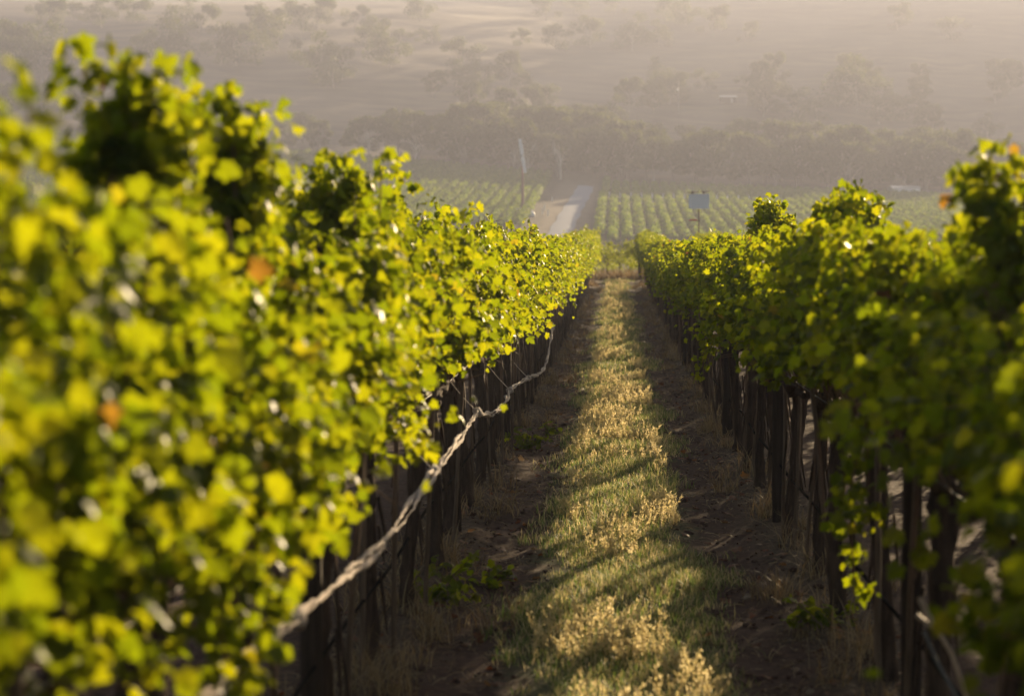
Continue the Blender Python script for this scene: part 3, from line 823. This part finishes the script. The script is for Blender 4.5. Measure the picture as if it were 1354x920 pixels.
# ------------------------------------------------------------------ far vineyard rows
def far_row(seed, L):
    g = rng(seed); mb = MB()
    n = int(L * 34)
    y = g.uniform(0, L, n)
    wv = 1 + .16 * np.sin(y * 2.1 + seed) + .25 * (vnoise(y * .9, y * 0, seed) - .5)
    a = g.uniform(-.25, math.pi + .25, n); rr = g.uniform(.55, 1.0, n)
    P = np.stack([np.cos(a) * .70 * rr * wv, y, .95 + np.sin(a) * .85 * rr * wv], 1)
    N_ = np.stack([np.cos(a), g.normal(0, .5, n), np.sin(a) + .3], 1) + g.normal(0, .4, (n, 3))
    leaves(mb, P, N_, g.normal(0, 1, (n, 3)), g.uniform(.22, .42, n), g, 0, SIMPLE2, SIMPLE_F)
    for yy in np.arange(.6, L, 2.4): mb.tube([(0, yy, -.1), (.03, yy, .5), (0, yy, 1.1)], .05, 5, 1)
    return mb.mesh('vine_row', [M['far_leaf'], M['bark']])
FR_LONG = [far_row(400 + k, 128) for k in range(3)]
FR_MID = [far_row(410 + k, 88) for k in range(3)]
FR_TOP = [far_row(420 + k, 40) for k in range(3)]

def put_row(me, x, y, L, label, group):
    o = link('vine_row', me)
    z0, z1 = tz(x, y), tz(x, y + L)
    o.location = (x, y, z0 - .03); o.rotation_euler = (math.atan2(z1 - z0, L), 0, 0)
    tag(o, label, 'vine row', group)
SP = 1.78
for q in range(64):
    x = -13.2 - q * SP
    put_row(FR_LONG[q % 3], x, 262 - .0 * q, 128, 'distant vine row bordering the gravel road on its left' if q == 0 else 'hazy distant vine row on the slope left of the gravel road', 'far vine rows left of the road')
for q in range(44):
    x = -2.2 + q * SP
    nb = q == 0
    put_row(FR_MID[q % 3], x, 238 + (0 if q else 12), 76 if False else 88, 'distant vine row bordering the gravel road on its right' if nb else 'hazy distant vine row on the lower slope right of the gravel road', 'far vine rows right of the road')
    put_row(FR_TOP[(q + 1) % 3], x + .3, 331 if q else 341, 40, 'short distant vine row above the gap, beside the top of the road' if nb else 'hazy short vine row on the upper slope right of the gravel road', 'upper far vine rows right of the road')

pm = MB(); pm.tube([(0, 0, -.2), (0, 0, .9), (0, 0, 1.75)], .09, 6); WP = pm.mesh('end_post', M['white'])
for q in range(14):
    x = -2.2 + .1 + q * SP * 1.0 + .9
    o = link('end_post', WP); o.location = (x, 328.5, tz(x, 328.5))
    tag(o, 'white end post of a far vine row in the gap right of the road', 'post', 'white end posts of the far rows')
for (px, py, lb) in ((717, 284, 'white post beside the road, left of its taller neighbour'), (724.5, 286, 'tallest white post at the left verge of the road'), (720, 278, 'short white post just above the two at the left verge'), (730, 268, 'white post at the road edge by the vine row'), (795, 266, 'white marker post at the right of the road')):
    x, y, z = ground_hit(px, py)
    o = link('end_post', WP); o.location = (x, y, z); o.scale = (.9, .9, .55)
    tag(o, lb, 'post', 'white posts beside the road')

# wind machine in the left field
x, y, z = ground_hit(691, 283)
wm = empty('wind_machine', (x, y, z))
tag(wm, 'frost fan with a long white two blade propeller on a rusty brown mast', 'wind machine')
mb = MB(); mb.tube([(0, 0, -.3), (0, 0, 4), (.0, 0, 8.6)], [.26, .22, .18], 12); mb.build('mast', M['rust'], wm)
mb = MB(); mb.tube([(0, .5, 8.55), (0, .2, 8.6), (0, -.35, 8.62), (0, -.5, 8.62)], [.15, .24, .24, .12], 12); hub = mb.build('gearbox', M['tin'], wm)
for sgn in (1, -1):
    mb = MB(); n = 9; t_ = np.linspace(.12, 2.55, n) * sgn
    ang = R(9)
    for a in range(1):
        cx_ = -np.sin(ang) * t_; cz_ = 8.62 + np.cos(ang) * t_
        wd = np.interp(abs(t_), [0, .4, 2.6], [.16, .27, .22])
        V_ = []
        for i_ in range(n):
            for (dx, dy) in ((-1, -.05), (0, -.09), (1, .05), (0, .06)):
                V_.append((cx_[i_] + dx * wd[i_], -.55 + dy + dx * .06, cz_[i_]))
        F_ = [[i_ * 4 + k, i_ * 4 + (k + 1) % 4, i_ * 4 + 4 + (k + 1) % 4, i_ * 4 + 4 + k] for i_ in range(n - 1) for k in range(4)] + [[0, 1, 2, 3], [n * 4 - 4, n * 4 - 3, n * 4 - 2, n * 4 - 1]]
        mb.add(V_, F_, 0, False)
    mb.build('blade', M['white'], wm)
mb = MB(); mb.box((0, 0, .12), (1.4, 1.4, .3)); mb.build('footing', M['gravel'], wm)

x, y, z = ground_hit(685.5, 287)
eb = empty('engine_box', (x, y, z)); tag(eb, 'small white lidded box on legs beside the foot of the frost fan', 'box')
mb = MB(); mb.box((0, 0, .85), (.62, .6, .7)); mb.build('case', M['white'], eb)
mb = MB(); mb.box((0, 0, 1.25), (.8, .75, .08)); mb.build('lid', M['white'], eb)
for sx in (-.25, .25):
    mb = MB(); mb.box((sx, 0, .23), (.08, .5, .56)); mb.build('leg', M['steel'], eb)
x, y, z = ground_hit(702.5, 287)
mb = MB(); zz = np.linspace(0, 1, 8)
mb.tube([(0, 0, q) for q in (0, .15, .4, .62, .74, .82, 1.0, 1.06)], [.45, .52, .52, .48, .34, .16, .14, .02], 14)
o = mb.build('fuel_tank', M['white']); o.location = (x, y, z); tag(o, 'white rounded tank right of the frost fan mast', 'tank')

# board on a post
x, y = 3.66, 88
GB = tz(x, y); bp = empty('board_on_post', (x, y, GB)); tag(bp, 'blank pale grey board on a thin brown post above the right row', 'board')
cz = 2 + (335 - 266.5) * 88 / 2600 - GB
mb = MB(); mb.tube([(0, .09, -.3), (0, .09, 2), (0, .09, cz)], .033, 8); mb.build('post', M['steel'], bp)
mb = MB()
hw, hh, rr = .455, .335, .06
ol = []
for (sx, sz, a0) in ((1, 1, 0), (-1, 1, 90), (-1, -1, 180), (1, -1, 270)):
    for a in (0, 30, 60, 90): ol.append((sx * (hw - rr) + rr * math.cos(R(a0 + a)), sz * (hh - rr) + rr * math.sin(R(a0 + a))))
n = len(ol)
V_ = [(a, -.02, cz + b) for a, b in ol] + [(a, .02, cz + b) for a, b in ol]
F4 = [[k, (k + 1) % n, n + (k + 1) % n, n + k] for k in range(n)]
V_ = [(a, b + (c - cz) * .22, c) for a, b, c in V_]
mb.add(V_, F4, 0, False); mb.add(V_, [list(range(n))[::1]], 0, False); mb.add(V_, [list(range(n, 2 * n))[::-1]], 0, False)
mb.build('board', M['panel'], bp)
mb = MB(); mb.tube([(-.52, 0, cz + .40), (0, 0, cz + .415), (.47, 0, cz + .435)], .018, 6); mb.build('rail', M['steel'], bp)
for sx in (-.30, .21):
    mb = MB(); mb.box((sx, 0, cz + .37), (.08, .05, .07)); mb.build('bracket', M['steel'], bp)
mb = MB(); mb.tube([(-.44, 0, cz - .86), (-.36, -.02, cz - .83), (-.17, 0, cz - .83), (-.05, 0, cz - .85)], [.025, .045, .042, .025], 8); mb.build('lamp', M['red'], bp)

# ------------------------------------------------------------------ trees
def tree_mesh(seed, H, W, ncl, nleaf, dead=False, low=.25):
    g = rng(seed); tb = MB(); cb = MB()
    P = np.stack([np.cumsum(g.normal(0, .012 * H, 7)) * .7, np.cumsum(g.normal(0, .012 * H, 7)) * .7, np.linspace(-.3, H * .62, 7)], 1)
    tb.tube(P, np.linspace(.030 * H, .012 * H, 7), 8, 0, .1, seed)
    tips = []
    for q in range(ncl):
        a = g.uniform(0, 6.28); k = g.integers(2, 7)
        st = P[k]; rad = W * g.uniform(.25, .95) ** .7
        e = np.array([math.cos(a) * rad, math.sin(a) * rad, H * g.uniform(low, .95)])
        e[:2] *= math.sqrt(max(.15, 1 - ((e[2] / H - .5) / .56) ** 2))
        m = (st + e) / 2 + g.normal(0, .04 * H, 3); m[2] += .04 * H
        tb.tube(catmull([st, m, e], 3), np.linspace(.013 * H, .003 * H, 7), 5, 0, .1, q)
        tips.append(e)
        if dead:
            for r in range(3):
                e2 = e + g.normal(0, .09 * H, 3) + [0, 0, .05 * H]
                tb.tube([m, (m + e2) / 2 + g.normal(0, .02 * H, 3), e2], [.007 * H, .005 * H, .002 * H], 4, 0, 0, r)
    if not dead:
        tips.append(P[-1])
        ctr = []; per = nleaf // len(tips)
        for e in tips:
            rr = np.array([1, 1, .7]) * W * g.uniform(.26, .46)
            d = g.normal(0, 1, (per, 3)); d = norm(d) * (g.random((per, 1)) ** .45)
            ctr.append(e + d * rr)
        Pp = np.concatenate(ctr); n = len(Pp)
        Pp = Pp[Pp[:, 2] > H * .08]; n = len(Pp)
        leaves(cb, Pp, g.normal(0, 1, (n, 3)) + [0, 0, .4], g.normal(0, 1, (n, 3)) - [0, 0, .5], g.uniform(.28, .62, n) * H / 10, g, 0, SIMPLE2 * np.array([.7, 1]), SIMPLE_F)
        return tb.mesh('trunk', M['gum_bark']), cb.mesh('crown', M['gum_leaf'])
    return tb.mesh('trunk', M['dead_wood']), None

T_BIG = [tree_mesh(500 + k, 11, 4.6, 17, 4600) for k in range(4)]
T_BUSH = [tree_mesh(520 + k, 5.5, 3.2, 11, 2600, low=.15) for k in range(3)]
T_DEAD = [tree_mesh(540 + k, 9, 3.0, 6, 0, True, .45) for k in range(2)]
def put_tree(kind, x, y, s, rz, label, group):
    tr, cr = kind
    r = empty('gum_tree' if cr else 'dead_tree', (x, y, tz(x, y) - .1), rz); r.scale = (s, s, s * 1.0)
    link('trunk', tr, r)
    if cr: link('crown', cr, r)
    tag(r, label, 'tree', group)

rd = random.Random(9)
k = 0
# woodland band at the foot of the hill
for (yy, x0, x1, stp, smin, smax) in ((392, -30, 92, 6.5, .75, 1.05), (402, -140, 95, 6.2, .65, 1.0), (412, -150, 100, 7, .8, 1.15), (424, -60, 105, 7.5, .85, 1.2), (437, -45, 108, 8.5, .75, 1.1), (450, -20, 60, 9.5, .6, .95)):
    x = x0
    while x < x1:
        xx = x + rd.uniform(-2, 2); y2 = yy + rd.uniform(-5, 5)
        if x < -35: y2 += 2
        s = rd.uniform(smin, smax) * (.78 if xx < -45 else 1)
        gap = vnoise(np.array([xx / 22.]), np.array([y2 / 14.]), 71)[0]
        if not (yy > 420 and gap < .42) and not (yy > 405 and xx < -50 and gap < .5):
            put_tree(T_BIG[k % 4], xx, y2, s, rd.uniform(0, 6), 'hazy grey green gum tree in the wooded band at the foot of the hill', 'gum trees at the foot of the hill'); k += 1
        x += stp * rd.uniform(.8, 1.25)
# a looser wood climbs the slope in the middle and on the right
for q in range(46):
    x, y, z = ground_hit(rd.uniform(560, 1340), rd.uniform(112, 190))
    put_tree(T_BUSH[k % 3] if q % 2 else T_BIG[k % 4], x, y, rd.uniform(1.1, 1.7) if q % 2 else rd.uniform(.6, .95), rd.uniform(0, 6), 'hazy tree of the loose wood climbing the slope above the tree belt', 'trees climbing the slope'); k += 1
# single scrub trees on the dry slope
for (px, py, s) in ((45, 26, .9), (62, 36, 1.1), (95, 26, .8), (130, 36, 1.0), (152, 26, 1.1), (176, 30, 1.0), (232, 54, 1.2), (262, 52, 1.3), (246, 14, .9), (216, 92, 1.5), (200, 90, 1.2), (310, 88, 1.6), (290, 86, 1.2), (365, 70, 1.5), (345, 74, 1.1), (382, 34, 1.2), (420, 40, 1.3), (400, 44, 1.2), (418, 104, 1.4), (452, 106, 1.2), (484, 68, 1.0), (515, 92, 1.4), (500, 60, 1.1), (556, 58, .6), (571, 60, .7), (610, 98, 1.2), (530, 64, .8), (555, 30, 1.2), (470, 40, 1.0), (20, 88, 1.6), (50, 106, 1.7), (90, 108, 1.3), (5, 96, 1.3), (440, 118, 1.0),
                    (330, 40, 1.0), (780, 66, 1.4), (835, 70, 1.5), (722, 30, 1.3), (735, 70, 1.2), (905, 40, 1.4), (940, 50, 1.3), (880, 30, 1.2), (870, 66, 1.1), (1180, 46, 1.2), (1250, 60, 1.2), (1128, 150, 1.8), (985, 60, .9), (690, 64, .8), (760, 20, 1.0), (812, 24, 1.1)):
    x, y, z = ground_hit(px, py)
    put_tree(T_BUSH[k % 3], x, y, s * 1.5, rd.uniform(0, 6), 'lone bushy tree scattered on the dry grass hillside', 'scattered trees on the hillside'); k += 1
x, y, z = ground_hit(1012, 150)
put_tree(T_BIG[1], x, y, .62, 1.0, 'dark round tree standing right of the low hillside shed', None)
for (px, py, s, lb) in ((205, 130, .8, 'pale bare dead tree on the slope, leftmost of the dead trees'), (398, 68, .6, 'small white dead tree high on the hillside'), (487, 215, .75, 'pale dead tree with spreading limbs behind the left field'), (560, 212, .7, 'pale forked dead tree at the top edge of the left field'), (685, 228, .7, 'white dead trunk just behind the frost fan'), (704, 226, .8, 'white dead tree with a slanting limb right of the frost fan'), (741, 238, .9, 'tall white dead trunk near the top of the road')):
    x, y, z = ground_hit(px, py)
    put_tree(T_DEAD[k % 2], x, min(y, 388) if py > 180 else y, s, rd.uniform(0, 6), lb, 'dead trees'); k += 1

# ------------------------------------------------------------------ small far buildings
def gable(name, px, py, w_, d_, h_, wall, roof, label, cat):
    x, y, z = ground_hit(px, py)
    r = empty(name, (x, y - .5, z - .2), .1); tag(r, label, cat)
    mb = MB(); mb.box((0, 0, h_ / 2), (w_, d_, h_)); mb.build('wall', wall, r)
    a = w_ / 2 + .2; b = d_ / 2 + .2; e = h_ + .02
    mb = MB(); V_ = [(-a, -b, e), (a, -b, e), (a, b, e), (-a, b, e), (-a, 0, e + .5), (a, 0, e + .5)]
    mb.add(V_, [[0, 1, 5, 4], [2, 3, 4, 5], [3, 2, 1, 0]], 0, False); mb.add(V_, [[0, 4, 3], [1, 2, 5]], 0, False)
    mb.build('roof', roof, r)
    mb = MB(); mb.box((w_ * .2, -d_ / 2 - .03, h_ * .42), (w_ * .16, .05, h_ * .8)); mb.build('door', M['tin'], r)
gable('shed', 960, 138, 4.2, 3, 1.6, M['shed'], M['tin'], 'low dark shed with a pale roof edge on the hazy hillside', 'shed')
gable('farm_building', 1190, 262, 5.2, 4, 1.9, M['white'], M['tin'], 'long low white building hazy beyond the right vines', 'building')
x, y, z = ground_hit(896, 152)
pl = empty('pole', (x, y, z)); tag(pl, 'thin pale utility pole with a white box on the hillside', 'pole')
mb = MB(); mb.tube([(0, 0, -.3), (0, 0, 4), (0, 0, 8.5)], .09, 6); mb.build('mast', M['dead_wood'], pl)
mb = MB(); mb.tube([(-.35, 0, 6.0), (-.35, 0, 6.2), (-.3, 0, 6.7)], [.22, .25, .1], 8); mb.build('transformer', M['white'], pl)
